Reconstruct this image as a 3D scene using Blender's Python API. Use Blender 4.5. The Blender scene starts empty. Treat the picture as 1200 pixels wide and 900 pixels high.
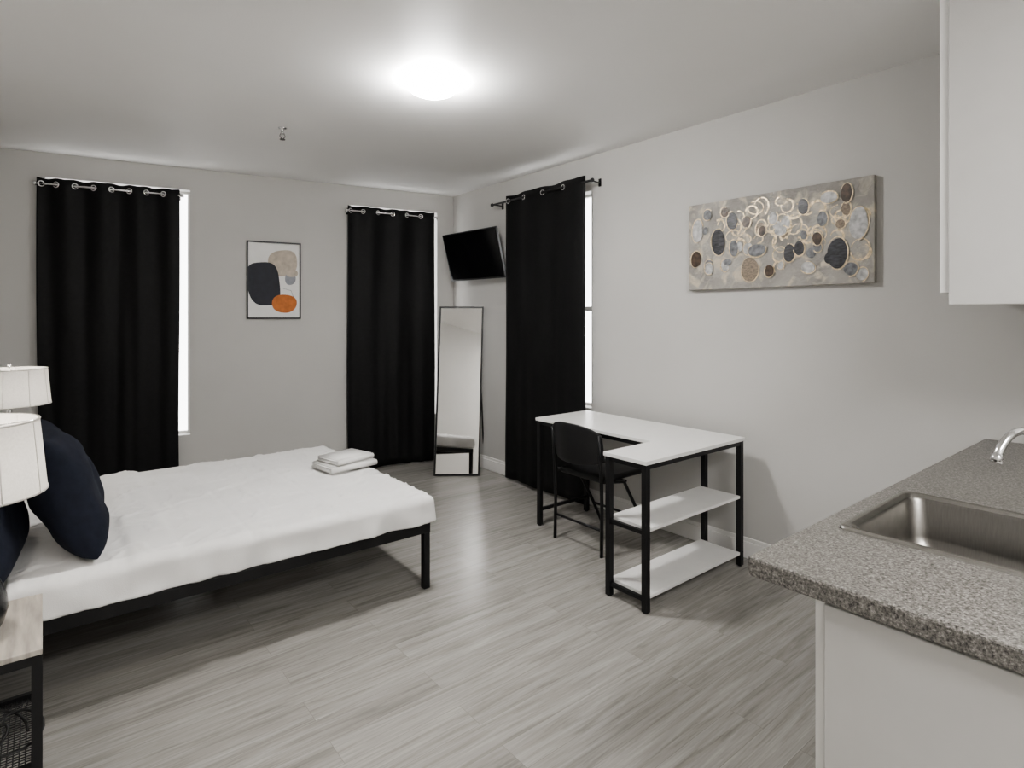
import bpy, bmesh, math, random
from mathutils import Vector, Matrix, noise
random.seed(7)
scene = bpy.context.scene
ORI = {}

# ------------------------------------------------------------------ materials
def mat(name, col, rough=0.6, metal=0.0, var=0.06, scale=12.0, bump=0.0, bscale=80.0, emis=None, estr=0.0, spec=0.5, stretch=None):
    m = bpy.data.materials.new(name); m.use_nodes = True
    nt = m.node_tree; N = nt.nodes; L = nt.links
    b = N["Principled BSDF"]
    b.inputs["Roughness"].default_value = rough
    b.inputs["Metallic"].default_value = metal
    b.inputs["Specular IOR Level"].default_value = spec
    tc = N.new("ShaderNodeTexCoord")
    mp = N.new("ShaderNodeMapping"); L.new(tc.outputs["Object"], mp.inputs[0])
    if stretch: mp.inputs["Scale"].default_value = stretch
    nz = N.new("ShaderNodeTexNoise"); nz.inputs["Scale"].default_value = scale; nz.inputs["Detail"].default_value = 4
    L.new(mp.outputs[0], nz.inputs["Vector"])
    r = N.new("ShaderNodeValToRGB")
    c0 = [max(0, c*(1-var)) for c in col]; c1 = [min(1, c*(1+var)) for c in col]
    r.color_ramp.elements[0].position = 0.3; r.color_ramp.elements[1].position = 0.7
    r.color_ramp.elements[0].color = (*c0, 1); r.color_ramp.elements[1].color = (*c1, 1)
    L.new(nz.outputs["Fac"], r.inputs[0]); L.new(r.outputs[0], b.inputs["Base Color"])
    if bump > 0:
        n2 = N.new("ShaderNodeTexNoise"); n2.inputs["Scale"].default_value = bscale; n2.inputs["Detail"].default_value = 3
        L.new(mp.outputs[0], n2.inputs["Vector"])
        bp = N.new("ShaderNodeBump"); bp.inputs["Strength"].default_value = bump; bp.inputs["Distance"].default_value = 0.01
        L.new(n2.outputs["Fac"], bp.inputs["Height"]); L.new(bp.outputs[0], b.inputs["Normal"])
    if emis:
        b.inputs["Emission Color"].default_value = (*emis, 1); b.inputs["Emission Strength"].default_value = estr
    return m

M = {}
M['wall'] = mat("wall_paint", (0.53, 0.521, 0.503), 0.75, var=0.015, scale=3, bump=0.06, bscale=150, spec=0.25)
M['ceil'] = mat("ceiling_paint", (0.82, 0.812, 0.80), 0.55, var=0.01, scale=2, bump=0.04, bscale=100, spec=0.3)
M['trim'] = mat("trim_paint", (0.80, 0.79, 0.77), 0.45, var=0.02)
M['black_metal'] = mat("black_metal", (0.009, 0.009, 0.010), 0.42, 0.2, var=0.2)
M['curtain'] = mat("black_curtain_fabric", (0.0050, 0.0050, 0.0054), 0.6, var=0.3, scale=40, bump=0.12, bscale=400, spec=0.28)
M['chrome'] = mat("chrome", (0.75, 0.75, 0.75), 0.15, 1.0, var=0.03)
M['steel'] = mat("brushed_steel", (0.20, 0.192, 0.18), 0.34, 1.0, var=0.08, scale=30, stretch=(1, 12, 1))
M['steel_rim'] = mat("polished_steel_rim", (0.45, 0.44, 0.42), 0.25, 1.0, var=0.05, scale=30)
M['white_fabric'] = mat("white_bed_fabric", (0.72, 0.712, 0.70), 0.9, var=0.03, scale=5, bump=0.15, bscale=300, spec=0.1)
M['towel'] = mat("towel_terry", (0.79, 0.78, 0.765), 0.95, var=0.03, bump=0.5, bscale=500, spec=0.05)
M['navy'] = mat("navy_pillow_fabric", (0.010, 0.0125, 0.022), 0.85, var=0.2, scale=30, bump=0.2, bscale=400, spec=0.25)
M['desk_white'] = mat("white_laminate", (0.76, 0.752, 0.735), 0.35, var=0.02)
M['chair_black'] = mat("black_vinyl", (0.009, 0.009, 0.010), 0.45, var=0.2, bump=0.05, bscale=200)
M['tv_screen'] = mat("television_screen", (0.004, 0.004, 0.005), 0.12, var=0.1)
M['tv_body'] = mat("black_plastic", (0.010, 0.010, 0.010), 0.35, var=0.1)
M['mirror'] = mat("mirror_glass", (0.86, 0.86, 0.85), 0.02, 1.0, var=0.005)
M['paper'] = mat("print_paper", (0.78, 0.775, 0.76), 0.7, var=0.02)
M['p_beige'] = mat("print_beige", (0.48, 0.42, 0.355), 0.7, var=0.15, scale=25)
M['p_navy'] = mat("print_charcoal", (0.026, 0.028, 0.038), 0.7, var=0.15, scale=25)
M['p_orange'] = mat("print_orange", (0.50, 0.165, 0.045), 0.7, var=0.2, scale=25)
M['p_grey'] = mat("print_grey_blue", (0.28, 0.29, 0.32), 0.7, var=0.15, scale=25)
M['gold'] = mat("gold_paint", (0.66, 0.54, 0.36), 0.35, 0.3, var=0.4, scale=60)
M['slate'] = mat("slate_paint", (0.040, 0.041, 0.047), 0.35, var=0.75, scale=35, stretch=(1, 1, 3))
M['brownstone'] = mat("brown_stone_paint", (0.070, 0.048, 0.034), 0.35, var=0.6, scale=40)
M['tanstone'] = mat("tan_stone_paint", (0.22, 0.175, 0.13), 0.45, var=0.5, scale=60, stretch=(1, 1, 3))
M['palestone'] = mat("pale_stone_paint", (0.44, 0.44, 0.44), 0.45, var=0.35, scale=40)
M['greystone'] = mat("grey_stone_paint", (0.16, 0.165, 0.175), 0.4, var=0.5, scale=40)
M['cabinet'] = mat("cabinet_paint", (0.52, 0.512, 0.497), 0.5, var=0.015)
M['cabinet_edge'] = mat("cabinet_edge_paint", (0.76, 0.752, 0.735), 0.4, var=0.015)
M['lamp_base'] = mat("lamp_base_ceramic", (0.015, 0.015, 0.017), 0.25, var=0.2)
M['night_wood'] = mat("nightstand_wood", (0.37, 0.34, 0.30), 0.5, var=0.25, scale=5, stretch=(10, 1.2, 1), bump=0.05)
M['cable'] = mat("black_cable_rubber", (0.01, 0.01, 0.01), 0.5, var=0.1)
M['pane'] = mat("daylit_window_pane", (0.8, 0.8, 0.8), 0.3, emis=(1, 0.995, 0.99), estr=3.0)
M['dome'] = mat("lit_glass_dome", (0.9, 0.9, 0.9), 0.3, emis=(1, 0.985, 0.965), estr=165.0)
M['fill_glow'] = mat("added_fill_emission", (0.9, 0.9, 0.9), 0.3, emis=(1, 0.985, 0.965), estr=24.0)  # emission for the added fill panel, not a known lamp
M['bulb'] = mat("lit_bulb", (0.9, 0.9, 0.9), 0.3, emis=(1, 0.95, 0.88), estr=75.0)

def canvas_mat():
    m = mat("painted_canvas", (0.32, 0.305, 0.28), 0.6, var=0.3, scale=5, bump=0.4, bscale=60)
    nt = m.node_tree; N = nt.nodes; L = nt.links
    b = N["Principled BSDF"]
    r = [n for n in N if n.type == 'VALTORGB'][0]
    nz = N.new("ShaderNodeTexNoise"); nz.inputs["Scale"].default_value = 9; nz.inputs["Detail"].default_value = 8; nz.inputs["Distortion"].default_value = 1.5
    tc = [n for n in N if n.type == 'TEX_COORD'][0]; L.new(tc.outputs["Object"], nz.inputs["Vector"])
    r2 = N.new("ShaderNodeValToRGB"); r2.color_ramp.elements[0].position = 0.50; r2.color_ramp.elements[1].position = 0.66
    L.new(nz.outputs["Fac"], r2.inputs[0])
    mx = N.new("ShaderNodeMix"); mx.data_type = 'RGBA'
    L.new(r2.outputs[0], mx.inputs["Factor"]); L.new(r.outputs[0], mx.inputs["A"])
    mx.inputs["B"].default_value = (0.54, 0.48, 0.39, 1)
    L.new(mx.outputs["Result"], b.inputs["Base Color"])
    return m
M['canvas'] = canvas_mat()

def floor_mat():
    m = bpy.data.materials.new("grey_wood_planks"); m.use_nodes = True
    nt = m.node_tree; N = nt.nodes; L = nt.links; b = N["Principled BSDF"]
    tc = N.new("ShaderNodeTexCoord")
    bk = N.new("ShaderNodeTexBrick"); bk.inputs["Scale"].default_value = 1.0
    bk.inputs["Brick Width"].default_value = 1.22; bk.inputs["Row Height"].default_value = 0.13
    bk.inputs["Mortar Size"].default_value = 0.0008; bk.inputs["Mortar Smooth"].default_value = 0.5
    bk.inputs["Color1"].default_value = (0, 0, 0, 1); bk.inputs["Color2"].default_value = (1, 1, 1, 1); bk.inputs["Mortar"].default_value = (0.5, 0.5, 0.5, 1)
    bk.offset = 0.37; bk.inputs["Bias"].default_value = 0.0
    L.new(tc.outputs["Object"], bk.inputs["Vector"])
    sc = N.new("ShaderNodeVectorMath"); sc.operation = 'SCALE'; sc.inputs["Scale"].default_value = 7.3
    L.new(bk.outputs["Color"], sc.inputs[0])
    ad = N.new("ShaderNodeVectorMath"); ad.operation = 'ADD'
    L.new(tc.outputs["Object"], ad.inputs[0]); L.new(sc.outputs[0], ad.inputs[1])
    mp = N.new("ShaderNodeMapping"); mp.inputs["Scale"].default_value = (1.1, 17, 1); L.new(ad.outputs[0], mp.inputs[0])
    n1 = N.new("ShaderNodeTexNoise"); n1.inputs["Scale"].default_value = 1.6; n1.inputs["Detail"].default_value = 9; n1.inputs["Roughness"].default_value = 0.68; n1.inputs["Distortion"].default_value = 0.8
    L.new(mp.outputs[0], n1.inputs["Vector"])
    mp2 = N.new("ShaderNodeMapping"); mp2.inputs["Scale"].default_value = (4, 110, 1); L.new(ad.outputs[0], mp2.inputs[0])
    n2 = N.new("ShaderNodeTexNoise"); n2.inputs["Scale"].default_value = 1.5; n2.inputs["Detail"].default_value = 4; L.new(mp2.outputs[0], n2.inputs["Vector"])
    r = N.new("ShaderNodeValToRGB"); e = r.color_ramp.elements
    e[0].position = 0.28; e[0].color = (0.215, 0.202, 0.186, 1); e[1].position = 0.70; e[1].color = (0.425, 0.41, 0.388, 1)
    x = e.new(0.47); x.color = (0.33, 0.316, 0.296, 1)
    L.new(n1.outputs["Fac"], r.inputs[0])
    mx = N.new("ShaderNodeMix"); mx.data_type = 'RGBA'; mx.blend_type = 'MULTIPLY'; mx.inputs["Factor"].default_value = 0.5
    r2 = N.new("ShaderNodeValToRGB"); r2.color_ramp.elements[0].color = (0.65, 0.65, 0.65, 1); r2.color_ramp.elements[0].position = 0.3; r2.color_ramp.elements[1].position = 0.6
    L.new(n2.outputs["Fac"], r2.inputs[0]); L.new(r.outputs[0], mx.inputs["A"]); L.new(r2.outputs[0], mx.inputs["B"])
    mx2 = N.new("ShaderNodeMix"); mx2.data_type = 'RGBA'; mx2.blend_type = 'MULTIPLY'; mx2.inputs["Factor"].default_value = 1.0
    r3 = N.new("ShaderNodeValToRGB"); r3.color_ramp.elements[0].color = (0.91, 0.905, 0.90, 1); r3.color_ramp.elements[1].color = (1.05, 1.05, 1.045, 1)
    L.new(bk.outputs["Color"], r3.inputs[0]); L.new(mx.outputs["Result"], mx2.inputs["A"]); L.new(r3.outputs[0], mx2.inputs["B"])
    mx3 = N.new("ShaderNodeMix"); mx3.data_type = 'RGBA'; L.new(bk.outputs["Fac"], mx3.inputs["Factor"])
    L.new(mx2.outputs["Result"], mx3.inputs["A"]); mx3.inputs["B"].default_value = (0.20, 0.188, 0.173, 1)
    L.new(mx3.outputs["Result"], b.inputs["Base Color"])
    b.inputs["Roughness"].default_value = 0.25
    return m
M['floor'] = floor_mat()

def granite_mat():
    m = bpy.data.materials.new("speckled_laminate"); m.use_nodes = True
    nt = m.node_tree; N = nt.nodes; L = nt.links; b = N["Principled BSDF"]
    tc = N.new("ShaderNodeTexCoord")
    v = N.new("ShaderNodeTexNoise"); v.inputs["Scale"].default_value = 190; v.inputs["Detail"].default_value = 4; v.inputs["Roughness"].default_value = 0.65
    L.new(tc.outputs["Object"], v.inputs["Vector"])
    r = N.new("ShaderNodeValToRGB"); e = r.color_ramp.elements
    e[0].position = 0.34; e[0].color = (0.03, 0.028, 0.026, 1); e[1].position = 0.68; e[1].color = (0.36, 0.345, 0.322, 1)
    x = e.new(0.45); x.color = (0.115, 0.109, 0.10, 1); x = e.new(0.56); x.color = (0.185, 0.176, 0.162, 1)
    L.new(v.outputs["Fac"], r.inputs[0]); L.new(r.outputs[0], b.inputs["Base Color"])
    b.inputs["Roughness"].default_value = 0.36
    return m
M['granite'] = granite_mat()

def shade_mat():
    m = bpy.data.materials.new("linen_lampshade"); m.use_nodes = True
    nt = m.node_tree; N = nt.nodes; L = nt.links
    out = N["Material Output"]; N.remove(N["Principled BSDF"])
    tc = N.new("ShaderNodeTexCoord"); nz = N.new("ShaderNodeTexNoise"); nz.inputs["Scale"].default_value = 150
    L.new(tc.outputs["Object"], nz.inputs["Vector"])
    r = N.new("ShaderNodeValToRGB"); r.color_ramp.elements[0].color = (0.50, 0.48, 0.45, 1); r.color_ramp.elements[1].color = (0.66, 0.64, 0.61, 1)
    L.new(nz.outputs["Fac"], r.inputs[0])
    d = N.new("ShaderNodeBsdfDiffuse"); t = N.new("ShaderNodeBsdfTranslucent"); mx = N.new("ShaderNodeMixShader"); mx.inputs[0].default_value = 0.2
    L.new(r.outputs[0], d.inputs[0]); L.new(r.outputs[0], t.inputs[0]); L.new(d.outputs[0], mx.inputs[1]); L.new(t.outputs[0], mx.inputs[2])
    L.new(mx.outputs[0], out.inputs[0])
    return m
M['shade'] = shade_mat()

# ------------------------------------------------------------------ helpers
def empty(name, loc, label=None, category=None, group=None):
    o = bpy.data.objects.new(name, None); o.location = loc; o.empty_display_size = 0.1
    scene.collection.objects.link(o); ORI[o.name] = Vector(loc)
    if label: o["label"] = label; o["category"] = category
    if group: o["group"] = group
    return o

def add(name, bm, mats, parent=None, label=None, category=None, group=None, kind=None, smooth=False, bevel=0.0, origin=None, subsurf=0, solid=0.0):
    bmesh.ops.recalc_face_normals(bm, faces=bm.faces[:])
    if origin is None:
        xs = [v.co.x for v in bm.verts]; ys = [v.co.y for v in bm.verts]; zs = [v.co.z for v in bm.verts]
        origin = Vector(((min(xs)+max(xs))/2, (min(ys)+max(ys))/2, min(zs)))
    origin = Vector(origin)
    bmesh.ops.translate(bm, verts=bm.verts[:], vec=-origin)
    me = bpy.data.meshes.new(name); bm.to_mesh(me); bm.free()
    for k in (mats if isinstance(mats, (list, tuple)) else [mats]): me.materials.append(M[k])
    if smooth:
        for p in me.polygons: p.use_smooth = True
    o = bpy.data.objects.new(name, me); scene.collection.objects.link(o)
    ORI[o.name] = origin
    if parent: o.parent = parent; o.location = origin - ORI[parent.name]
    else: o.location = origin
    if bevel > 0:
        md = o.modifiers.new("bevel", 'BEVEL'); md.width = bevel; md.segments = 2; md.limit_method = 'ANGLE'
    if solid:
        md = o.modifiers.new("solid", 'SOLIDIFY'); md.thickness = solid; md.offset = 0
    if subsurf:
        md = o.modifiers.new("sub", 'SUBSURF'); md.levels = subsurf; md.render_levels = subsurf
    if label: o["label"] = label
    if category: o["category"] = category
    if group: o["group"] = group
    if kind: o["kind"] = kind
    return o

def nb(): return bmesh.new()
def bbox(bm, lo, hi, mi=0, T=None, bev=0.0, seg=2):
    lo = Vector(lo); hi = Vector(hi)
    t = bmesh.new()
    bmesh.ops.create_cube(t, size=1.0)
    for v in t.verts: v.co = Vector(((lo[i]+hi[i])/2 + v.co[i]*(hi[i]-lo[i]) for i in range(3)))
    if bev > 0: bmesh.ops.bevel(t, geom=t.edges[:], offset=bev, segments=seg, affect='EDGES', profile=0.5)
    merge(bm, t, mi, T)
def merge(bm, t, mi=0, T=None, keepmi=False):
    vm = {}
    for v in t.verts:
        vm[v] = bm.verts.new(T @ v.co if T is not None else v.co)
    for f in t.faces:
        try:
            nf = bm.faces.new([vm[v] for v in f.verts]); nf.material_index = f.material_index if keepmi else mi; nf.smooth = f.smooth
        except ValueError: pass
    t.free()
def basis(d):
    d = d.normalized(); a = Vector((0, 0, 1)) if abs(d.z) < 0.9 else Vector((1, 0, 0))
    u = d.cross(a).normalized(); v = d.cross(u).normalized(); return u, v
def tube(bm, pts, r, seg=10, mi=0, radii=None, caps=True, closed=False):
    pts = [Vector(p) for p in pts]; rings = []; n = len(pts)
    u = None
    for i, p in enumerate(pts):
        if closed: d = pts[(i+1) % n]-pts[i-1]
        else: d = (pts[min(i+1, n-1)]-pts[max(i-1, 0)])
        d.normalize()
        if u is None: u, v = basis(d)
        else:
            u = (u - d*u.dot(d)).normalized(); v = d.cross(u).normalized()
        rr = radii[i] if radii else r
        rings.append([bm.verts.new(p+u*rr*math.cos(2*math.pi*k/seg)+v*rr*math.sin(2*math.pi*k/seg)) for k in range(seg)])
    m = n if closed else n-1
    for i in range(m):
        a = rings[i]; b = rings[(i+1) % n]
        for k in range(seg):
            f = bm.faces.new([a[k], a[(k+1) % seg], b[(k+1) % seg], b[k]]); f.material_index = mi; f.smooth = True
    if caps and not closed:
        f = bm.faces.new(rings[0][::-1]); f.material_index = mi; f = bm.faces.new(rings[-1]); f.material_index = mi
def lathe(bm, c, prof, seg=32, mi=0, cap0=False, cap1=False, smooth=True):
    c = Vector(c); rings = []
    for r, z in prof:
        rings.append([bm.verts.new(c+Vector((r*math.cos(2*math.pi*k/seg), r*math.sin(2*math.pi*k/seg), z))) for k in range(seg)])
    for i in range(len(rings)-1):
        for k in range(seg):
            f = bm.faces.new([rings[i][k], rings[i][(k+1) % seg], rings[i+1][(k+1) % seg], rings[i+1][k]]); f.material_index = mi; f.smooth = smooth
    if cap0: bm.faces.new(rings[0][::-1]).material_index = mi
    if cap1: bm.faces.new(rings[-1]).material_index = mi
def slab(bm, us, vs, holes, w0, w1, fn, mi=0):
    nu, nv = len(us)-1, len(vs)-1
    fill = lambda i, j: 0 <= i < nu and 0 <= j < nv and (i, j) not in holes
    def face(ps):
        f = bm.faces.new([bm.verts.new(fn(*p)) for p in ps]); f.material_index = mi
    for i in range(nu):
        for j in range(nv):
            if not fill(i, j): continue
            a, b, c, d = us[i], us[i+1], vs[j], vs[j+1]
            for w in (w0, w1): face([(a, c, w), (b, c, w), (b, d, w), (a, d, w)])
            if not fill(i-1, j): face([(a, c, w0), (a, d, w0), (a, d, w1), (a, c, w1)])
            if not fill(i+1, j): face([(b, c, w0), (b, d, w0), (b, d, w1), (b, c, w1)])
            if not fill(i, j-1): face([(a, c, w0), (b, c, w0), (b, c, w1), (a, c, w1)])
            if not fill(i, j+1): face([(a, d, w0), (b, d, w0), (b, d, w1), (a, d, w1)])
    bmesh.ops.remove_doubles(bm, verts=bm.verts[:], dist=1e-5)
def part_box(name, lo, hi, mk, parent, bevel=0.0):
    bm = nb(); bbox(bm, lo, hi); return add(name, bm, mk, parent=parent, bevel=bevel)
def part_tube(name, pts, r, mk, parent):
    bm = nb(); tube(bm, pts, r); return add(name, bm, mk, parent=parent)

# ------------------------------------------------------------------ room shell
ZC = 2.72
XR, XL, YR = 3.33, -0.47, -1.6
COR = Vector((XR, 5.09, 0))
B = Matrix.Translation(COR) @ Matrix.Rotation(math.radians(-10.4), 4, 'Z')   # local x = -distance from corner, y = outward
R = Matrix.Translation(COR) @ Matrix.Rotation(math.radians(-90), 4, 'Z')     # local x = distance from corner, y = outward
YLB = 5.09 + math.tan(math.radians(10.4))*(XR-XL)

def poly_prism(z0, z1, name, mk):
    bm = nb()
    P = [(XL-0.2, YR-0.2), (XR+0.2, YR-0.2), (XR+0.2, 5.27), (XL-0.2, YLB+0.25)]
    lo = [bm.verts.new((x, y, z0)) for x, y in P]; hi = [bm.verts.new((x, y, z1)) for x, y in P]
    bm.faces.new(lo); bm.faces.new(hi)
    for i in range(4): bm.faces.new([lo[i], lo[(i+1) % 4], hi[(i+1) % 4], hi[i]])
    return add(name, bm, mk, kind="structure", origin=(0, 0, z0))
poly_prism(-0.1, 0.0, "floor", 'floor')
poly_prism(ZC, ZC+0.1, "ceiling", 'ceil')

WZ0, WZ1 = 0.47, 2.535
bm = nb()
slab(bm, [-4.05, -3.37, -2.40, -1.06, -0.18, 0.0], [0, WZ0, WZ1, ZC], {(1, 1), (3, 1)}, 0.0, 0.2, lambda u, v, w: B @ Vector((u, w, v)))
add("wall_back", bm, 'wall', kind="structure")
bm = nb()
slab(bm, [-0.03, 1.04, 1.96, 5.09-YR], [0, 0.75, 2.45, ZC], {(1, 1)}, 0.0, 0.2, lambda u, v, w: R @ Vector((u, w, v)))
add("wall_right", bm, 'wall', kind="structure")
bm = nb(); bbox(bm, (XL-0.15, YR, 0), (XL, YLB+0.05, ZC)); add("wall_left", bm, 'wall', kind="structure")
bm = nb(); bbox(bm, (XL-0.15, YR-0.15, 0), (XR+0.2, YR, ZC)); add("wall_front", bm, 'wall', kind="structure")

def baseboard(name, T, x0, x1):
    bm = nb(); bbox(bm, (x0, -0.014, 0), (x1, 0, 0.10), T=T); bbox(bm, (x0, -0.009, 0.10), (x1, 0, 0.125), T=T)
    add(name, bm, 'trim', kind="structure", bevel=0.003)
baseboard("baseboard_back", B, -3.84, -0.02)
baseboard("baseboard_right", R, 0.02, 4.50)

def window(name, T, x0, x1, z0, z1, rail):
    bm = nb(); y0, y1 = 0.10, 0.15
    w = 0.02
    bbox(bm, (x0, y0, z0), (x0+w, y1, z1), T=T); bbox(bm, (x1-w, y0, z0), (x1, y1, z1), T=T)
    bbox(bm, (x0+w, y0, z0), (x1-w, y1, z0+w), T=T); bbox(bm, (x0+w, y0, z1-w), (x1-w, y1, z1), T=T)
    zm = (z0+z1)/2-0.07
    if rail:
        bbox(bm, (x0+w, y0, zm-0.018), (x1-w, y1, zm+0.018), T=T)
    bbox(bm, (x0+w, y1-0.02, z0+w), (x1-w, y1-0.012, z1-w), 1, T=T)
    add(name, bm, ['trim', 'pane'], kind="structure")
window("window_1", B, -3.37, -2.40, WZ0, WZ1, False)
window("window_2", B, -1.06, -0.18, WZ0, WZ1, False)
window("window_3", R, 1.04, 1.96, 0.75, 2.45, True)

# ------------------------------------------------------------------ curtains
def curtain(T, x0, x1, z0, z1, off, folds, amp, label, seed, rodmat, rod_x0, rod_x1, rodlabel):
    nx = folds*20; nz = 32
    bm = nb()
    grid = []
    rz = z1-0.045
    for j in range(nz+1):
        v = j/nz; z = z1+(z0-z1)*v; row = []
        fl = 1-0.45*min(1, v*2.2)
        for i in range(nx+1):
            s = i/nx
            ph = 2*math.pi*folds*s
            wob = 2.0*v*noise.noise(Vector((s*3+seed, v*1.2, 0)))
            y = amp*fl*math.sin(ph+wob)
            y += 0.018*v*noise.noise(Vector((s*9+seed, v*1.4, 3)))+0.005*v*math.sin(2.3*ph+1+seed)
            x = x0+(x1-x0)*s + 0.010*v*math.sin(5*v+seed)*(1 if s > 0.5 else -1)*abs(2*s-1)
            zz = z + (0.004*math.cos(2*ph) if j == 0 else 0) + 0.008*noise.noise(Vector((s*8, seed, 0)))*v
            row.append(bm.verts.new(T @ Vector((x, -off+y, zz))))
        grid.append(row)
    for j in range(nz):
        for i in range(nx): bm.faces.new([grid[j][i], grid[j][i+1], grid[j+1][i+1], grid[j+1][i]])
    c = add("curtain", bm, 'curtain', label=label, category="curtain", group="black grommet curtains", smooth=True, solid=0.003)
    slope = amp*2*math.pi*folds/(x1-x0)
    for k in range(0, 2*folds):
        s = k/(2*folds)
        if k == 0: s = 0.03
        xx = x0+(x1-x0)*s
        sg = 1 if k % 2 == 0 else -1
        tdir = Vector((1, sg*slope, 0)).normalized()
        pts = [Vector((xx, -off, rz))+tdir*0.0195*math.cos(a)+Vector((0, 0, 0.0195*math.sin(a))) for a in [2*math.pi*q/20 for q in range(20)]]
        bm = nb(); tube(bm, [T @ p for p in pts], 0.0055, 8, closed=True)
        add("grommet", bm, 'chrome', parent=c, smooth=True, label="chrome grommet ring")
    e = empty("curtain_rod", T @ Vector(((rod_x0+rod_x1)/2, -off, rz)), rodlabel, "curtain rod")
    bm = nb(); tube(bm, [T @ Vector((rod_x0, -off, rz)), T @ Vector((rod_x1, -off, rz))], 0.009, 12); add("rod", bm, rodmat, parent=e, smooth=True)
    for xe, sg in ((rod_x0, -1), (rod_x1, 1)):
        bm = nb(); tube(bm, [T @ Vector((xe+sg*q, -off, rz)) for q in (0, 0.004, 0.018, 0.026)], 0.01, 12, radii=[0.012, 0.016, 0.016, 0.008]); add("finial", bm, rodmat, parent=e, smooth=True)
        bm = nb(); tube(bm, [T @ Vector((xe-sg*0.01, -off, rz)), T @ Vector((xe-sg*0.01, -0.004, rz))], 0.006, 8)
        bbox(bm, (xe-sg*0.01-0.012, -0.005, rz-0.03), (xe-sg*0.01+0.012, 0, rz+0.03), T=T); add("bracket", bm, rodmat, parent=e)
curtain(B, -3.41, -2.475, 0.03, 2.515, 0.065, 4, 0.020, "black blackout curtain over the window behind the bed", 1, 'chrome', -3.41, -2.47, "slim chrome rod holding black curtain behind the bed")
curtain(B, -1.10, -0.235, 0.02, 2.515, 0.065, 3, 0.019, "black floor-length curtain beside the standing mirror", 5, 'chrome', -1.10, -0.225, "slim chrome rod holding black curtain near the corner")
curtain(R, 1.025, 2.00, 0.03, 2.54, 0.11, 2, 0.016, "black floor-length curtain behind the desk", 9, 'black_metal', 0.83, 2.06, "black metal curtain rod above the desk")

# ------------------------------------------------------------------ television
TVc = Vector((3.115, 4.52, 2.275))
ex = Vector((0.060, -0.998, 0)).normalized()
tilt = math.radians(15)
inn = Vector((-0.998, -0.060, 0))
dn = (-inn*math.sin(tilt) + Vector((0, 0, -1))*math.cos(tilt)).normalized()
nrm = ex.cross(-dn)
if nrm.dot(inn) < 0: nrm = -nrm
TV = Matrix((( ex.x, -dn.x, nrm.x, TVc.x), (ex.y, -dn.y, nrm.y, TVc.y), (ex.z, -dn.z, nrm.z, TVc.z), (0, 0, 0, 1)))
tv = empty("television", TVc+dn*0.22, "black flat-screen television tilted down on a wall bracket", "television")
bm = nb(); bbox(bm, (-0.41, -0.47, -0.028), (0.40, 0, 0), T=TV, bev=0.004); add("television_body", bm, 'tv_body', parent=tv)
bm = nb(); bbox(bm, (-0.398, -0.452, 0.0), (0.388, -0.012, 0.0015), T=TV); add("television_screen", bm, 'tv_screen', parent=tv)
bm = nb(); q = TVc+dn*0.22-nrm*0.028
bbox(bm, (-0.1, -0.30, -0.04), (0.1, -0.12, -0.028), T=TV)
tube(bm, [q, Vector((3.325, q.y, 2.08))], 0.018, 10); bbox(bm, (3.318, q.y-0.05, 2.0), (3.33, q.y+0.05, 2.16)); add("wall_bracket", bm, 'black_metal', parent=tv)

# ------------------------------------------------------------------ standing mirror
A = Vector((2.795, 4.60, 0)); C = Vector((3.126, 4.34, 0)); e1 = (C-A).normalized(); W = (C-A).length
back = Vector((0.623, 0.782, 0)); H = 1.575; up = (Vector((0, 0, 1))*H+back*0.215+e1*0.030).normalized(); nn = e1.cross(up).normalized()
if nn.dot(back) > 0: nn = -nn
MM = Matrix(((e1.x, up.x, nn.x, A.x), (e1.y, up.y, nn.y, A.y), (e1.z, up.z, nn.z, 0.004), (0, 0, 0, 1)))
mi = empty("standing_mirror", (A+C)/2, "tall rectangular mirror in slim black frame leaning on stand", "mirror")
bm = nb(); w = 0.016
bbox(bm, (0, 0, -0.025), (w, H, 0), T=MM); bbox(bm, (W-w, 0, -0.025), (W, H, 0), T=MM); bbox(bm, (w, 0, -0.025), (W-w, w, 0), T=MM); bbox(bm, (w, H-w, -0.025), (W-w, H, 0), T=MM)
add("mirror_frame", bm, 'black_metal', parent=mi)
bm = nb(); bbox(bm, (w, w, -0.018), (W-w, H-w, -0.004), T=MM); add("mirror_glass", bm, 'mirror', parent=mi)
bm = nb()
top1 = MM @ Vector((0.06, 1.15, -0.03)); top2 = MM @ Vector((W-0.03, 1.15, -0.03))
b1 = A+e1*0.06+back*0.34; b2 = A+e1*(W+0.03)+back*0.34; b1.z = b2.z = 0.008
tube(bm, [top1, b1], 0.007, 8); tube(bm, [top2, b2], 0.007, 8); tube(bm, [b1, b2], 0.007, 8); tube(bm, [top1, top2], 0.007, 8)
add("stand", bm, 'black_metal', parent=mi)

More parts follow.
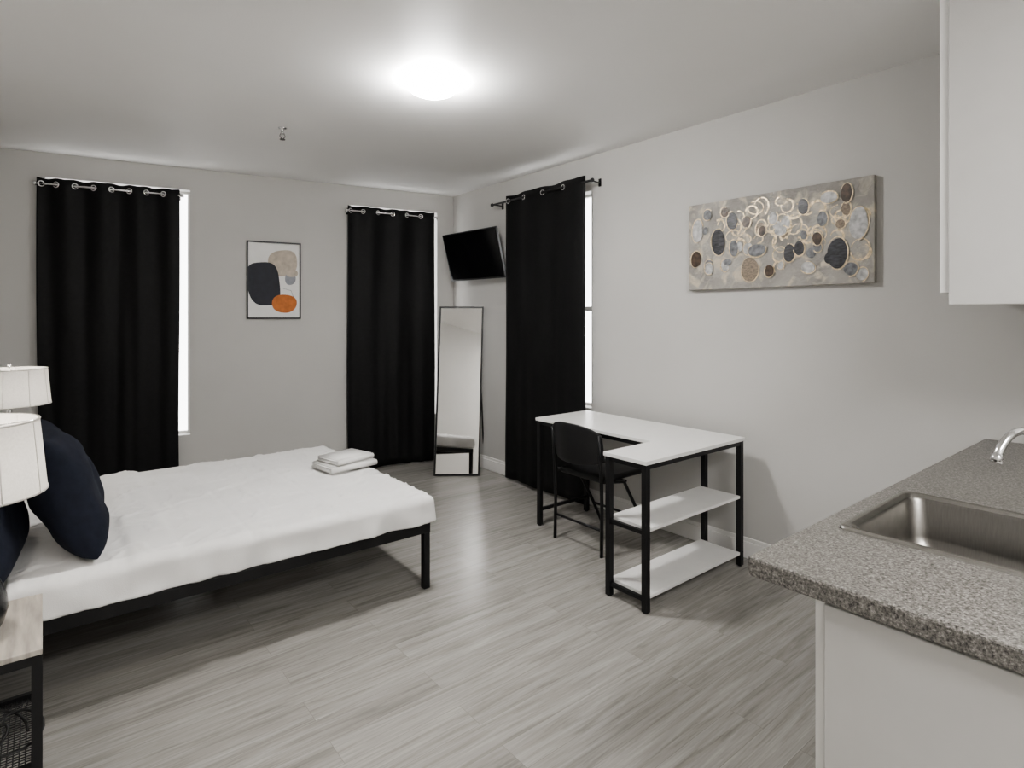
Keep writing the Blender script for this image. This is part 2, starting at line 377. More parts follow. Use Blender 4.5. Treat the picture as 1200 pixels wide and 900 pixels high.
# ------------------------------------------------------------------ framed print
fx0, fx1, fz0, fz1 = -1.966, -1.513, 1.447, 2.138
fp = empty("framed_print", B @ Vector(((fx0+fx1)/2, 0, fz0)), "black-framed abstract print with charcoal, beige and orange shapes", "picture")
bm = nb(); w = 0.013
bbox(bm, (fx0, -0.022, fz0), (fx0+w, 0, fz1), T=B); bbox(bm, (fx1-w, -0.022, fz0), (fx1, 0, fz1), T=B)
bbox(bm, (fx0+w, -0.022, fz0), (fx1-w, 0, fz0+w), T=B); bbox(bm, (fx0+w, -0.022, fz1-w), (fx1-w, 0, fz1), T=B)
add("frame", bm, 'black_metal', parent=fp)
bm = nb(); bbox(bm, (fx0+w, -0.010, fz0+w), (fx1-w, -0.002, fz1-w), T=B)
def blob(bm, T, cx, cz, hw, hh, y, mi, p=2.0, rot=0.0, wob=0.04, seed=0, n=40):
    vs = []
    for k in range(n):
        a = 2*math.pi*k/n; ca, sa = math.cos(a), math.sin(a)
        x = math.copysign(abs(ca)**(2/p), ca)*hw; z = math.copysign(abs(sa)**(2/p), sa)*hh
        g = 1+wob*math.sin(2*a+seed)+wob*0.6*math.sin(3*a+2*seed)
        x *= g; z *= g
        vs.append(bm.verts.new(T @ Vector((cx+x*math.cos(rot)-z*math.sin(rot), y, cz+x*math.sin(rot)+z*math.cos(rot)))))
    f = bm.faces.new(vs); f.material_index = mi
FW, FH = fx1-fx0, fz1-fz0
def fr(u, v): return fx0+u*FW, fz0+v*FH
for (u, v, hw, hh, m_, p, rot, y) in [(0.66, 0.73, 0.125, 0.115, 1, 2.6, 0.1, -0.0104), (0.31, 0.455, 0.132, 0.195, 2, 3.2, 0.1, -0.0109), (0.80, 0.53, 0.045, 0.06, 4, 2.2, 0, -0.0106), (0.83, 0.60, 0.05, 0.035, 1, 2.2, 0, -0.0108), (0.69, 0.20, 0.105, 0.082, 3, 2.3, -0.1, -0.0112)]:
    x, z = fr(u, v); blob(bm, B, x, z, hw, hh, y, m_, p, rot, 0.03, u*9)
x, z = fr(0.66, 0.40); tube(bm, [B @ Vector((x, -0.0106, z)), B @ Vector((x+0.07, -0.0106, z-0.02)), B @ Vector((x+0.09, -0.0106, z-0.08))], 0.0012, 4, mi=2)
add("print_sheet", bm, ['paper', 'p_beige', 'p_navy', 'p_orange', 'p_grey'], parent=fp)

# ------------------------------------------------------------------ pebble canvas
py0, py1, pz0, pz1 = 2.86, 3.953, 1.637, 2.189
bm = nb(); bbox(bm, (py0, -0.035, pz0), (py1, 0.0, pz1), T=R, bev=0.003)
PW, PH = py1-py0, pz1-pz0
ys = [-0.0352]
def clampxz(x, z, hw, hh):
    return min(max(x, py0+hw*1.25+0.006), py1-hw*1.25-0.006), min(max(z, pz0+hh*1.25+0.006), pz1-hh*1.25-0.006)
def ringstrip(x, z, hw, hh, wd, seed, a0=0.0, a1=2*math.pi, mi=1):
    ys[0] -= 0.00005; n = 40; pr = None
    for k in range(n+1):
        a = a0+(a1-a0)*k/n; w_ = wd*(0.35+0.65*abs(math.sin(a*0.5+seed)))
        g = 1+0.06*math.sin(2*a+seed)
        o = bm.verts.new(R @ Vector((x+(hw*g+w_/2)*math.cos(a), ys[0], z+(hh*g+w_/2)*math.sin(a))))
        i = bm.verts.new(R @ Vector((x+(hw*g-w_/2)*math.cos(a), ys[0], z+(hh*g-w_/2)*math.sin(a))))
        if pr: bm.faces.new([pr[0], o, i, pr[1]]).material_index = mi
        pr = (o, i)
def peb(u, v, hw, hh, m_, ring=True, rot=0.0):
    ys[0] -= 0.00008
    x, z = clampxz(py0+u*PW, pz0+v*PH, hw, hh)
    blob(bm, R, x, z, hw, hh, ys[0], m_, 2.1, rot, 0.05, v*20)
    if ring: ringstrip(x, z, hw+0.004, hh+0.004, 0.007, u*13, 0.5*u*10, 0.5*u*10+4.6)
rn = random.Random(11)
for k in range(46):
    u = rn.gauss(0.58, 0.21); v = rn.gauss(0.60, 0.17); hw = rn.uniform(0.025, 0.048)
    x, z = clampxz(py0+u*PW, pz0+v*PH, hw, hw*1.2)
    a0 = rn.uniform(0, 6.28); ringstrip(x, z, hw, hw*rn.uniform(0.8, 1.2), rn.uniform(0.007, 0.014), k, a0, a0+rn.uniform(3, 6.0))
for k in range(22):
    peb(rn.uniform(0.08, 0.95), rn.gauss(0.48, 0.2), rn.uniform(0.014, 0.028), rn.uniform(0.018, 0.036), rn.choice([4, 5, 6, 5, 6, 5, 2]), rn.random() < 0.6, rn.uniform(-0.6, 0.6))
for d_ in [(0.283, .752, .035, .052, 2), (0.198, .53, .046, .082, 2), (0.053, .36, .034, .052, 7), (0.294, .445, .028, .048, 6), (0.39, .20, .056, .068, 4), (0.675, .797, .028, .044, 2), (0.84, .30, .052, .078, 2), (0.605, .34, .030, .052, 2), (0.655, .38, .026, .042, 2), (0.881, .867, .028, .046, 7), (0.064, .688, .036, .075, 5), (0.934, .566, .046, .080, 5), (0.43, .40, .055, .036, 6), (0.24, .86, .026, .030, 7), (0.52, .72, .024, .036, 5), (0.56, .58, .036, .026, 5), (0.77, .65, .026, .040, 6), (0.90, .14, .034, .034, 6), (0.14, .24, .028, .036, 5), (0.37, .72, .026, .034, 7), (0.80, .85, .044, .028, 5), (0.50, .17, .026, .034, 3), (0.70, .18, .036, .03, 5), (0.13, .86, .028, .034, 6), (0.46, .60, .022, .028, 7), (0.745, .46, .024, .034, 3)]:
    peb(*d_)
add("canvas_painting", bm, ['canvas', 'gold', 'slate', 'brownstone', 'tanstone', 'palestone', 'greystone', 'brownstone'], label="wide canvas painting of pebbles with gold rings", category="painting")

# ------------------------------------------------------------------ desk
dk = empty("desk", (2.75, 2.4, 0), "white L-shaped desk with black metal frame and shelves", "desk")
bm = nb()
xs_, ys_ = [2.29, 2.70, 3.215], [1.79, 2.07, 3.075]
slab(bm, xs_, ys_, {(0, 1)}, 0.735, 0.755, lambda u, v, w: Vector((u, v, w)))
add("desk_top", bm, 'desk_white', parent=dk, bevel=0.002)
for (x, y) in [(2.315, 1.812), (2.315, 2.048), (3.19, 1.812), (3.19, 2.048), (2.72, 3.05), (3.19, 3.05)]:
    bm = nb(); bbox(bm, (x-0.015, y-0.015, 0.006), (x+0.015, y+0.015, 0.735)); lathe(bm, (x, y, 0), [(0.013, 0), (0.013, 0.007)], 12, cap0=True, cap1=True)
    add("leg", bm, 'black_metal', parent=dk)
for a, b_ in [((2.33, 1.80), (3.175, 1.824)), ((2.33, 2.036), (3.175, 2.06)), ((2.303, 1.827), (2.327, 2.033)), ((3.178, 1.827), (3.202, 2.033)), ((3.178, 2.063), (3.202, 3.035)), ((2.735, 3.038), (3.175, 3.062)), ((2.71, 2.063), (2.734, 3.035))]:
    part_box("top_rail", (a[0], a[1], 0.71), (b_[0], b_[1], 0.7345), 'black_metal', dk)
for z in (0.385, 0.055):
    part_box("shelf_rail", (2.306, 1.827, z), (2.324, 2.033, z+0.02), 'black_metal', dk); part_box("shelf_rail", (3.181, 1.827, z), (3.199, 2.033, z+0.02), 'black_metal', dk)
part_box("foot_rail", (2.735, 3.041, 0.10), (3.175, 3.059, 0.12), 'black_metal', dk)
for z in (0.40, 0.07):
    part_box("shelf", (2.333, 1.80, z), (3.172, 2.062, z+0.016), 'desk_white', dk, bevel=0.001)

# ------------------------------------------------------------------ chair
ch = empty("chair", (2.85, 2.6, 0), "black metal and vinyl chair tucked under the desk", "chair")
bm = nb(); bbox(bm, (2.665, 2.415, 0.435), (3.06, 2.795, 0.475), bev=0.018, seg=3); add("seat", bm, 'chair_black', parent=ch, smooth=True)
bm = nb(); nxx, nzz = 16, 8
gr = [[], []]
for side in (0, 1):
    for j in range(nzz+1):
        row = []
        for i in range(nxx+1):
            s = -1+2*i/nxx; v = j/nzz
            zt = 0.80-0.06*abs(s)**3.0; zb = 0.545+0.03*abs(s)**3
            z = zb+(zt-zb)*v; x = 2.575+0.075*s*s-0.03*v+side*0.018
            row.append(bm.verts.new((x, 2.605+0.215*s, z)))
        gr[side].append(row)
for side in (0, 1):
    for j in range(nzz):
        for i in range(nxx): bm.faces.new([gr[side][j][i], gr[side][j][i+1], gr[side][j+1][i+1], gr[side][j+1][i]])
for j in range(nzz):
    for i in (0, nxx): bm.faces.new([gr[0][j][i], gr[1][j][i], gr[1][j+1][i], gr[0][j+1][i]])
for i in range(nxx):
    for j in (0, nzz): bm.faces.new([gr[0][j][i], gr[0][j][i+1], gr[1][j][i+1], gr[1][j][i]])
add("backrest", bm, 'chair_black', parent=ch, smooth=True, bevel=0.004)
for y in (2.40, 2.81):
    part_tube("rear_leg", [(2.64, y, 0.0), (2.645, y, 0.25), (2.64, y, 0.45), (2.632, y, 0.60), (2.618, y, 0.74)], 0.011, 'black_metal', ch)
    part_tube("front_leg", [(3.10, y, 0.0), (2.99, y, 0.20), (2.85, y, 0.425), (2.66, y, 0.455)], 0.011, 'black_metal', ch)
for p in ([(2.645, 2.40, 0.16), (2.645, 2.81, 0.16)], [(3.012, 2.40, 0.16), (3.012, 2.81, 0.16)], [(2.87, 2.40, 0.425), (2.87, 2.81, 0.425)]):
    part_tube("crossbar", p, 0.008, 'black_metal', ch)

# ------------------------------------------------------------------ bed
bf = empty("bed_frame", (0.6, 3.48, 0), "black metal platform bed frame with slim legs", "bed frame")
BX0, BX1, BY0, BY1 = -0.42, 1.63, 2.715, 4.25
z0, z1 = 0.30, 0.352; t = 0.035
part_box("side_rail", (BX0, BY0, z0), (BX1, BY0+t, z1), 'black_metal', bf, 0.003); part_box("side_rail", (BX0, BY1-t, z0), (BX1, BY1, z1), 'black_metal', bf, 0.003)
part_box("end_rail", (BX0, BY0+t, z0), (BX0+t, BY1-t, z1), 'black_metal', bf, 0.003); part_box("end_rail", (BX1-t, BY0+t, z0), (BX1, BY1-t, z1), 'black_metal', bf, 0.003)
part_box("centre_rail", (BX0+t, 3.465, z0), (BX1-t, 3.50, z1-0.012), 'black_metal', bf)
for k in range(12):
    x = BX0+0.12+k*0.163; part_box("slat", (x, BY0+t, z1-0.012), (x+0.05, BY1-t, z1-0.001), 'black_metal', bf)
for x, y in ((BX0+0.02, BY0+0.02), (BX0+0.02, BY1-0.02), (BX1-0.02, BY0+0.02), (BX1-0.02, BY1-0.02), (0.74, 3.482)):
    h = 0.018; part_box("leg", (x-h, y-h, 0), (x+h, y+h, 0.30), 'black_metal', bf, 0.002)

def softbox(name, lo, hi, div, bev, fn, mk, sub=1, **kw):
    bm = nb(); lo = Vector(lo); hi = Vector(hi)
    nx, ny, nz = div
    t = bmesh.new(); bmesh.ops.create_cube(t, size=1.0)
    for v in t.verts: v.co = Vector(((lo[i]+hi[i])/2+v.co[i]*(hi[i]-lo[i]) for i in range(3)))
    for ax, n in ((0, nx), (1, ny), (2, nz)):
        for k in range(1, n):
            co = Vector((0, 0, 0)); co[ax] = lo[ax]+(hi[ax]-lo[ax])*k/n; no = Vector((0, 0, 0)); no[ax] = 1
            bmesh.ops.bisect_plane(t, geom=t.verts[:]+t.edges[:]+t.faces[:], plane_co=co, plane_no=no)
    for v in t.verts:
        c = Vector(v.co)
        inner = Vector((min(max(c[i], lo[i]+bev[i]), hi[i]-bev[i]) for i in range(3)))
        d = c-inner
        q = Vector((d[i]/bev[i] for i in range(3)))
        m_ = max(abs(q.x), abs(q.y), abs(q.z))
        if m_ > 1e-6:
            q2 = q*(m_/q.length)
            c = inner+Vector((q2[i]*bev[i] for i in range(3)))
        v.co = fn(c) if fn else c
    merge(bm, t)
    return add(name, bm, mk, smooth=True, subsurf=sub, **kw)

softbox("mattress", (-0.415, 2.725, 0.352), (1.60, 4.235, 0.488), (30, 24, 5), (0.05, 0.05, 0.05), None, 'white_fabric', label="white mattress with fitted sheet on black frame", category="mattress")
def comforter():
    X0, X1, Y0, Y1 = -0.10, 1.645, 2.696, 4.264
    ZT = 0.504; r = 0.040; drop = 0.138
    def prof(s, lo, hi, left, right):
        q = math.pi*r/2
        def hang(a):
            if a < q:
                th = a/r; return r*math.sin(th), r*(1-math.cos(th))
            return r, r+(a-q)
        if left and s < lo+r:
            o, d = hang(lo+r-s); return lo+r-o, d
        if right and s > hi-r:
            o, d = hang(s-(hi-r)); return hi-r+o, d
        return s, 0.0
    q = math.pi*r/2+drop-r
    nx, ny = 200, 210
    sx0, sx1 = X0, X1-r+q; sy0, sy1 = Y0+r-q, Y1-r+q
    bm = nb(); g = []
    for i in range(nx+1):
        row = []
        sx = sx0+(sx1-sx0)*i/nx
        for j in range(ny+1):
            sy = sy0+(sy1-sy0)*j/ny
            x, dx = prof(sx, X0, X1, False, True); y, dy = prof(sy, Y0, Y1, True, True)
            d = max(dx, dy) if min(dx, dy) > 0 else dx+dy
            sgn = -1 if sy < 3.4 else 1
            if dx > 0 and dy > 0:
                k = min(dx, dy)/drop
                x -= 0.032*k; y -= 0.032*k*sgn
                d = min(drop, max(dx, dy)*(1-0.1*k))
            side = min(1, d/drop)
            z = ZT-d
            n1 = noise.noise(Vector((x*1.8, y*1.8, 0)))*0.004
            n2 = noise.noise(Vector((x*5+2*y, y*4-x, 2)))*0.004
            w1 = noise.noise(Vector((x*2.6+y*1.2, y*9-x*2.5, 7)))
            n3 = max(0, 0.07-abs(w1))*0.11
            w2 = noise.noise(Vector((x*8-y*2.0, y*4+x*2.5, 17)))
            n4 = max(0, 0.05-abs(w2))*0.11
            z += (n1+n2+n3+n4)*(1-0.6*side)-0.001
            for xf in (0.72, 1.12): z -= 0.004*math.exp(-((x-xf)/0.010)**2)*(1-side)
            for yf in (3.18, 3.72): z -= 0.004*math.exp(-((y-yf)/0.010)**2)*(1-side)
            band = 1/(1+math.exp(-(x-0.27)*140))*1/(1+math.exp((x-0.44)*140))
            z += 0.010*band*(1-side)
            px_ = x if dy > 0 else 0; py_ = y if dx > 0 else 0
            wav = (math.sin(px_*7+math.sin(px_*5)*1.8)*0.004+noise.noise(Vector((px_*9, 1, z*8)))*0.020)*side
            wvy = (math.sin(py_*8)*0.004+noise.noise(Vector((2, py_*9, z*8)))*0.018)*side
            if dy > 0: y += sgn*(wav+0.008*side+0.006*band)
            if dx > 0: x += wvy+0.008*side
            z += side*noise.noise(Vector((px_*3.5, py_*3.5, 5)))*0.005
            row.append(bm.verts.new((x, y, z)))
        g.append(row)
    for i in range(nx):
        for j in range(ny): bm.faces.new([g[i][j], g[i+1][j], g[i+1][j+1], g[i][j+1]])
    add("comforter", bm, 'white_fabric', label="smooth white comforter spread over the mattress", category="comforter", smooth=True, solid=0.005)
comforter()

def pillow(w, h, th, T, label, mk='navy', seed=0):
    bm = nb(); n = 28; g = [[], []]
    for sd in (0, 1):
        for j in range(n+1):
            row = []
            for i in range(n+1):
                x = -1+2*i/n; y = -1+2*j/n
                px = x*(1-0.05*(1-y*y)*abs(x)**2); py = y*(1-0.05*(1-x*x)*abs(y)**2)
                prof = (max(0, 1-abs(x)**3.2)*max(0, 1-abs(y)**3.0))**0.46
                z = th/2*prof*(1 if sd else -1)*(1+0.3*noise.noise(Vector((x*1.5+seed, y*1.5, sd*4)))-0.12*y)
                z += 0.007*noise.noise(Vector((x*4+seed, y*4, sd*4)))*prof
                row.append(bm.verts.new(T @ Vector((px*w/2, py*h/2, z))))
            g[sd].append(row)
        for j in range(n):
            for i in range(n): bm.faces.new([g[sd][j][i], g[sd][j][i+1], g[sd][j+1][i+1], g[sd][j+1][i]])
    bmesh.ops.remove_doubles(bm, verts=bm.verts[:], dist=1e-4)
    return add("pillow", bm, mk, label=label, category="pillow", group="navy pillows on the bed", smooth=True, subsurf=1)
def pil_T(c, lean, yaw=0):
    l = math.radians(lean)
    ux = Vector((0, 1, 0)); uy = Vector((-math.sin(l), 0, math.cos(l))); uz = ux.cross(uy)
    m_ = Matrix(((ux.x, uy.x, uz.x, 0), (ux.y, uy.y, uz.y, 0), (ux.z, uy.z, uz.z, 0), (0, 0, 0, 1)))
    return Matrix.Translation(Vector(c)) @ Matrix.Rotation(math.radians(yaw), 4, 'Z') @ m_
pillow(0.70, 0.52, 0.21, pil_T((0.065, 3.07, 0.768), 19, 3), "dark navy pillow standing upright at the front", seed=1)
pillow(0.70, 0.50, 0.19, pil_T((-0.18, 3.00, 0.752), 16, -2), "dark navy pillow behind the front pillow", seed=4)

# towels
def towel(c, w, d, h, rot, label, seed):
    T = Matrix.Translation(Vector(c)) @ Matrix.Rotation(math.radians(rot), 4, 'Z')
    bm = nb()
    hh = h/2
    for k in range(2):
        t = bmesh.new(); bmesh.ops.create_cube(t, size=1.0)
        for v in t.verts: v.co = Vector((v.co.x*w, v.co.y*d*(1-0.03*k), (k+0.5)*hh+v.co.z*hh*0.96))
        bmesh.ops.bevel(t, geom=t.edges[:], offset=hh*0.42, segments=4, affect='EDGES')
        for v in t.verts: v.co.z += 0.002*noise.noise(Vector((v.co.x*9+seed, v.co.y*9, k)))
        for f in t.faces: f.smooth = True
        merge(bm, t, 0, T)
    tube(bm, [T @ Vector((-w*0.49, -d*0.485, hh)), T @ Vector((w*0.49, -d*0.485, hh))], hh*0.85, 14)
    add("folded_towel", bm, 'towel', label=label, category="towel", group="folded white towels on the bed", smooth=True)
towel((1.485, 3.53, 0.517), 0.32, 0.25, 0.042, 8, "larger folded white towel at bottom of stack", 1)
towel((1.490, 3.525, 0.560), 0.27, 0.22, 0.036, 14, "smaller folded white towel on top of stack", 3)

# ------------------------------------------------------------------ nightstands & lamps
def nightstand(x0, x1, y0, y1, label):
    ns = empty("nightstand", ((x0+x1)/2, (y0+y1)/2, 0), label, "nightstand", "matching bedside nightstands")
    part_box("tabletop", (x0, y0, 0.535), (x1, y1, 0.55), 'night_wood', ns, 0.002)
    for x in (x0+0.012, x1-0.012):
        for y in (y0+0.012, y1-0.012):
            part_box("leg", (x-0.012, y-0.012, 0), (x+0.012, y+0.012, 0.535), 'black_metal', ns)
    zs = 0.215
    for z in (0.51, zs):
        part_box("frame_rail", (x0+0.024, y0+0.002, z), (x1-0.024, y0+0.02, z+0.024), 'black_metal', ns); part_box("frame_rail", (x0+0.024, y1-0.02, z), (x1-0.024, y1-0.002, z+0.024), 'black_metal', ns)
        part_box("frame_rail", (x0+0.002, y0+0.024, z), (x0+0.02, y1-0.024, z+0.024), 'black_metal', ns); part_box("frame_rail", (x1-0.02, y0+0.024, z), (x1-0.002, y1-0.024, z+0.024), 'black_metal', ns)
    bm = nb(); n = 30
    for k in range(n):
        x = x0+0.024+(x1-x0-0.048)*k/(n-1); tube(bm, [(x, y0+0.02, zs+0.012), (x, y1-0.02, zs+0.012)], 0.0018, 5)
    for k in range(n):
        y = y0+0.024+(y1-y0-0.048)*k/(n-1); tube(bm, [(x0+0.02, y, zs+0.012), (x1-0.02, y, zs+0.012)], 0.0018, 5)
    add("mesh_shelf", bm, 'black_metal', parent=ns)
nightstand(-0.44, 0.0, 2.05, 2.465, "nightstand with grey wood top and black metal frame near side")
nightstand(-0.44, 0.0, 4.30, 4.72, "nightstand with grey wood top and black metal frame far side")

def lamp(cx, cy, label):
    zb = 0.55
    e = empty("table_lamp", (cx, cy, zb), label, "lamp", "matching bedside table lamps")
    bm = nb(); lathe(bm, (cx, cy, zb), [(0.080, 0), (0.083, 0.008), (0.094, 0.03), (0.103, 0.065), (0.100, 0.10), (0.085, 0.145), (0.06, 0.19), (0.035, 0.24), (0.018, 0.29), (0.015, 0.33)], 40, cap0=True, cap1=True); add("lamp_base", bm, 'lamp_base', parent=e, smooth=True)
    bm = nb(); tube(bm, [(cx, cy, zb+0.33), (cx, cy, zb+0.42)], 0.012, 12)
    tube(bm, [(cx, cy, zb+0.59), (cx, cy, zb+0.64)], 0.003, 8); lathe(bm, (cx, cy, zb+0.625), [(0.003, 0), (0.010, 0.006), (0.010, 0.014), (0.002, 0.02)], 12)
    for a in (0, 1, 2):
        th = a*2*math.pi/3; tube(bm, [(cx, cy, zb+0.59), (cx+0.172*math.cos(th), cy+0.172*math.sin(th), zb+0.604)], 0.002, 6)
    tube(bm, [(cx+0.0, cy+0.03, zb+0.40), (cx, cy+0.05, zb+0.48), (cx, cy+0.035, zb+0.56), (cx, cy, zb+0.59)], 0.002, 6)
    add("socket", bm, 'chrome', parent=e)
    bm = nb(); lathe(bm, (cx, cy, zb+0.42), [(0.012, 0), (0.028, 0.03), (0.032, 0.055), (0.022, 0.085), (0.004, 0.095)], 20, cap0=True, cap1=True); add("bulb", bm, 'bulb', parent=e)
    bm = nb(); n = 48
    lathe(bm, (cx, cy, zb), [(0.193, 0.40), (0.174, 0.612)], n)
    for k in range(10):
        a = 2*math.pi*k/10+0.2
        tube(bm, [(cx+0.1935*math.cos(a), cy+0.1935*math.sin(a), zb+0.40), (cx+0.1745*math.cos(a), cy+0.1745*math.sin(a), zb+0.612)], 0.0014, 6)
    for r_, z in ((0.193, 0.402), (0.174, 0.610)):
        tube(bm, [(cx+r_*math.cos(2*math.pi*k/40), cy+r_*math.sin(2*math.pi*k/40), zb+z) for k in range(40)], 0.003, 6, closed=True)
    add("lamp_shade", bm, 'shade', parent=e, smooth=True, label="tapered white fabric shade")
lamp(-0.18, 2.25, "table lamp with white shade on the near nightstand")
lamp(-0.15, 4.46, "lit table lamp with white shade beyond the bed")

bm = nb(); pts = []
for k in range(44):
    a = k*0.36
    lean = 0.5+0.3*math.sin(k*0.17)
    r_ = 0.052+0.018*math.sin(k*0.27)
    pts.append((-0.085-0.035*math.sin(k*0.13)+r_*math.cos(a), 2.15+0.03*math.sin(k*0.17)+r_*math.sin(a)*math.cos(lean), 0.285+r_*math.sin(a)*math.sin(lean)+0.0006*k))
pts += [(-0.16, 2.25, 0.33), (-0.26, 2.36, 0.42), (-0.36, 2.42, 0.49)]
tube(bm, pts, 0.0038, 6); add("power_cable", bm, 'cable', label="coiled black power cable on the nightstand shelf", category="cable", smooth=True)

# ------------------------------------------------------------------ kitchen counter
SX, SY = 1.86, 0.335
bm = nb()
slab(bm, [1.262, 1.64, 2.08, 3.33], [-1.2, 0.05, 0.62, 0.70], {(1, 1)}, 0.866, 0.91, lambda u, v, w: Vector((u, v, w)))
add("countertop", bm, 'granite', label="speckled grey-brown laminate kitchen countertop", category="countertop", bevel=0.006)
def rrect(cx, cy, hx, hy, r, z, n=6):
    out = []
    for (sx, sy, a0) in ((1, 1, 0), (-1, 1, 90), (-1, -1, 180), (1, -1, 270)):
        for k in range(n+1):
            a = math.radians(a0+90*k/n); out.append(Vector((cx+sx*(hx-r)+r*math.cos(a), cy+sy*(hy-r)+r*math.sin(a), z)))
    return out
sk = empty("kitchen_sink", (SX, SY, 0.75), "stainless steel drop-in sink set in the countertop", "sink")
def loft(loops, cap):
    bm = nb(); vs = [[bm.verts.new(p) for p in l] for l in loops]
    for a, b_ in zip(vs[:-1], vs[1:]):
        n = len(a)
        for k in range(n): bm.faces.new([a[k], a[(k+1) % n], b_[(k+1) % n], b_[k]])
    if cap: bm.faces.new(vs[-1])
    return bm
bm = loft([rrect(SX, SY, .250, .312, .024, .9105), rrect(SX, SY, .249, .311, .024, .915), rrect(SX, SY, .245, .307, .022, .919), rrect(SX, SY, .238, .300, .022, .920), rrect(SX, SY, .230, .292, .035, .917), rrect(SX, SY, .222, .284, .04, .910)], False)
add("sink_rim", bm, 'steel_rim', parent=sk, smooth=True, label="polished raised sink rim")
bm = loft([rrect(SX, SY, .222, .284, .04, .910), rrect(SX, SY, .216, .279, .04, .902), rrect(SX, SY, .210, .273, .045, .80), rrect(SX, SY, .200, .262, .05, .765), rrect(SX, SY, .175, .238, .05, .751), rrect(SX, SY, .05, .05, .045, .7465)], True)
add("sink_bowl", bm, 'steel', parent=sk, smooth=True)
bm = nb(); lathe(bm, (SX, SY, 0.7465), [(0.045, 0.001), (0.04, 0.004), (0.03, 0.002), (0.0281, 0.001)], 24, cap1=True); add("drain", bm, 'chrome', parent=sk)
fa = empty("faucet", (2.165, 0.31, 0.91), "curved chrome faucet behind the sink", "faucet")
bm = nb(); lathe(bm, (2.165, 0.31, 0.91), [(0.03, 0), (0.03, 0.008), (0.02, 0.02), (0.018, 0.06)], 24, cap0=True, cap1=True); add("faucet_base", bm, 'chrome', parent=fa)
bm = nb(); pp = []
P0 = Vector((2.165, 0.31, 0.97)); P1 = Vector((2.15, 0.315, 1.20)); P2 = Vector((2.00, 0.376, 1.185)); P3 = Vector((1.97, 0.39, 1.078))
for k in range(21):
    t = k/20; pp.append(P0*(1-t)**3+P1*3*t*(1-t)**2+P2*3*t*t*(1-t)+P3*t**3)
tube(bm, pp, 0.0105, 14); d_ = (pp[-1]-pp[-2]).normalized(); tube(bm, [pp[-1]-d_*0.02, pp[-1]+d_*0.004], 0.0135, 14); add("spout", bm, 'chrome', parent=fa)
bm = nb(); tube(bm, [(2.165, 0.31, 0.96), (2.185, 0.24, 0.99), (2.19, 0.20, 1.0)], 0.007, 10, radii=[0.012, 0.008, 0.007]); add("handle", bm, 'chrome', parent=fa)

bc = empty("base_cabinet", (2.0, -0.3, 0), "off-white kitchen base cabinet under the countertop", "cabinet")
bm = nb()
slab(bm, [1.318, 1.625, 2.095, 3.33], [0.0, 0.735, 0.866], {(1, 1)}, 0.545, 0.563, lambda u, v, w: Vector((u, w, v)))
bbox(bm, (1.318, -1.2, 0.0), (3.33, -1.18, 0.866)); bbox(bm, (1.318, -1.18, 0.08), (3.33, 0.545, 0.10)); bbox(bm, (3.31, -1.18, 0.10), (3.33, 0.545, 0.866))
bbox(bm, (1.37, -1.18, 0.0), (1.385, 0.545, 0.08))
bbox(bm, (1.60, 0.563, 0.735), (2.12, 0.64, 0.745)); bbox(bm, (1.60, 0.63, 0.745), (2.12, 0.64, 0.866)); bbox(bm, (1.60, 0.563, 0.745), (1.61, 0.63, 0.866)); bbox(bm, (2.11, 0.563, 0.745), (2.12, 0.63, 0.866))
add("cabinet_body", bm, 'cabinet', parent=bc)
bm = nb(); slab(bm, [-1.2, -1.165, -0.32, -0.29, 0.535, 0.563], [0.08, 0.11, 0.835, 0.866], {(1, 1), (3, 1)}, 1.300, 1.318, lambda u, v, w: Vector((w, u, v)))
add("face_frame", bm, 'cabinet_edge', parent=bc)
for a, b_ in ((-1.175, -0.31), (-0.30, 0.540)):
    dbm = nb(); bbox(dbm, (1.284, a, 0.10), (1.2995, b_, 0.855)); d0 = add("door", dbm, 'cabinet', parent=bc, bevel=0.003)
    kb = nb()
    yk = a+0.05
    t = bmesh.new(); bmesh.ops.create_uvsphere(t, u_segments=16, v_segments=10, radius=0.013); bmesh.ops.translate(t, verts=t.verts[:], vec=(1.262, yk, 0.78)); merge(kb, t)
    tube(kb, [(1.285, yk, 0.78), (1.265, yk, 0.78)], 0.006, 10)
    add("knob", kb, 'chrome', parent=d0, smooth=True)

uc = empty("upper_cabinet", (2.95, -0.2, 1.55), "off-white wall cabinet hung above the counter", "cabinet")
bm = nb(); bbox(bm, (2.635, -1.2, 1.552), (3.33, 0.684, ZC)); add("cabinet_body", bm, 'cabinet', parent=uc)
bm = nb(); slab(bm, [-1.2, -1.16, -0.29, -0.25, 0.645, 0.684], [1.552, 1.60, 2.67, ZC], {(1, 1), (3, 1)}, 2.617, 2.635, lambda u, v, w: Vector((w, u, v))); add("face_frame", bm, 'cabinet_edge', parent=uc, bevel=0.002)
for a, b_ in ((-1.18, -0.275), (-0.265, 0.652)):
    dbm = nb(); bbox(dbm, (2.597, a, 1.505), (2.6165, b_, 2.70)); add("door", dbm, 'cabinet', parent=uc, bevel=0.004)

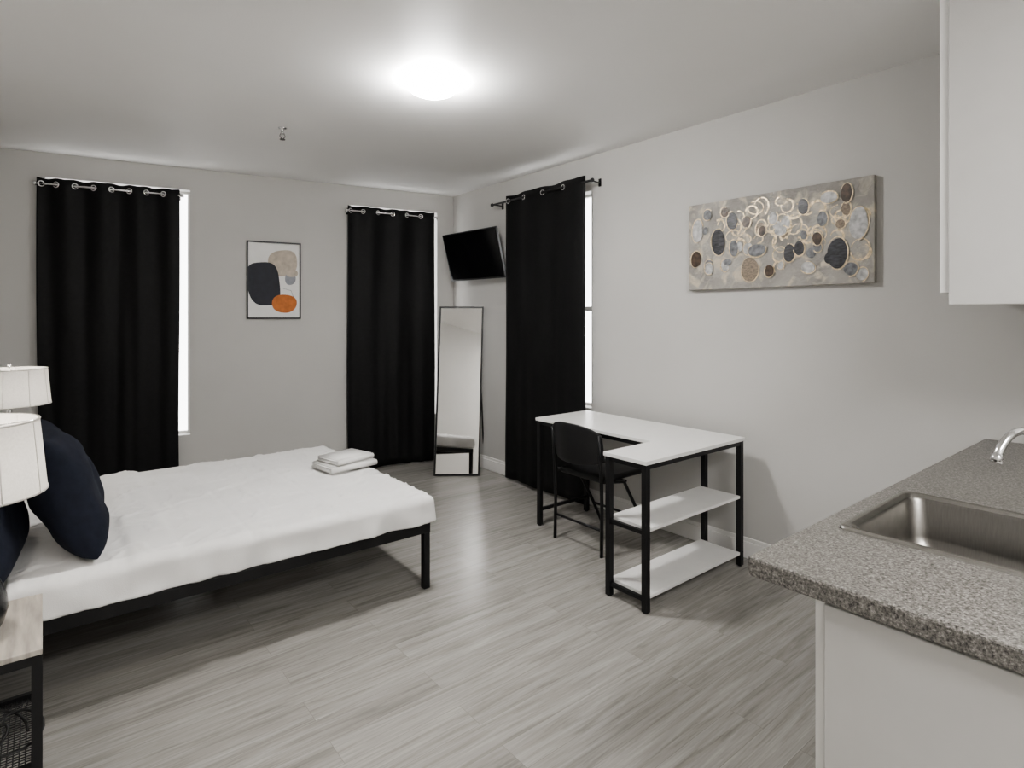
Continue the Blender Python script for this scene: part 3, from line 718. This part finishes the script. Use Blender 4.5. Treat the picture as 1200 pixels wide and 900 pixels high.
# ------------------------------------------------------------------ ceiling fixtures and added fill panel
e = empty("ceiling_light", (1.61, 2.66, ZC), "bright flush dome light glowing on the ceiling", "ceiling light")
bm = nb(); lathe(bm, (1.61, 2.66, ZC), [(0.07, 0), (0.07, -0.012)], 36, cap0=True, cap1=True); add("light_base", bm, 'trim', parent=e)
bm = nb(); lathe(bm, (1.61, 2.66, ZC-0.012), [(0.07, 0), (0.115, -0.008), (0.128, -0.026), (0.116, -0.046), (0.085, -0.060), (0.04, -0.068), (0.002, -0.07)], 36, cap0=True, cap1=True); add("light_dome", bm, 'dome', parent=e)
e = empty("added_fill_panel", (1.0, -1.0, ZC), "long flush fill panel added out of view behind the camera", "ceiling light")  # unseen panel added behind the camera to fill the room with light
bm = nb(); bbox(bm, (0.32, -1.35, ZC-0.02), (1.68, -0.65, ZC)); add("light_base", bm, 'trim', parent=e)
bm = nb(); bbox(bm, (0.34, -1.33, ZC-0.06), (1.66, -0.67, ZC-0.0205), bev=0.01); add("diffuser", bm, 'fill_glow', parent=e)
e = empty("fire_sprinkler", (1.24, 3.96, ZC), "small metal fire sprinkler hanging from the ceiling", "sprinkler")
bm = nb(); lathe(bm, (1.24, 3.96, ZC), [(0.028, 0), (0.028, -0.004), (0.010, -0.008), (0.010, -0.03), (0.014, -0.032), (0.014, -0.042)], 20, cap0=True, cap1=True); add("sprinkler_body", bm, 'chrome', parent=e)
bm = nb(); tube(bm, [(1.228, 3.96, ZC-0.04), (1.222, 3.96, ZC-0.055), (1.238, 3.96, ZC-0.075)], 0.0025, 6); tube(bm, [(1.252, 3.96, ZC-0.04), (1.258, 3.96, ZC-0.055), (1.242, 3.96, ZC-0.075)], 0.0025, 6)
lathe(bm, (1.24, 3.96, ZC-0.075), [(0.018, 0), (0.018, -0.003)], 16, cap0=True, cap1=True); add("deflector", bm, 'black_metal', parent=e)

# ------------------------------------------------------------------ world, camera
w = bpy.data.worlds.new("World"); scene.world = w; w.use_nodes = True
w.node_tree.nodes["Background"].inputs[0].default_value = (0.8, 0.85, 0.9, 1); w.node_tree.nodes["Background"].inputs[1].default_value = 0.5
cam = bpy.data.cameras.new("camera"); co = bpy.data.objects.new("camera", cam); scene.collection.objects.link(co)
co.location = (0, 0, 1.46); co.rotation_euler = (math.radians(90), 0, math.radians(-38.97))
cam.sensor_fit = 'HORIZONTAL'; cam.sensor_width = 36; cam.lens = 680/1200*36; cam.shift_y = -78/1200; cam.clip_start = 0.02
scene.camera = co
scene.view_settings.view_transform = 'AgX'
try: scene.view_settings.look = 'AgX - Medium High Contrast'
except Exception as ex_: print(ex_)
scene.view_settings.exposure = 0.6
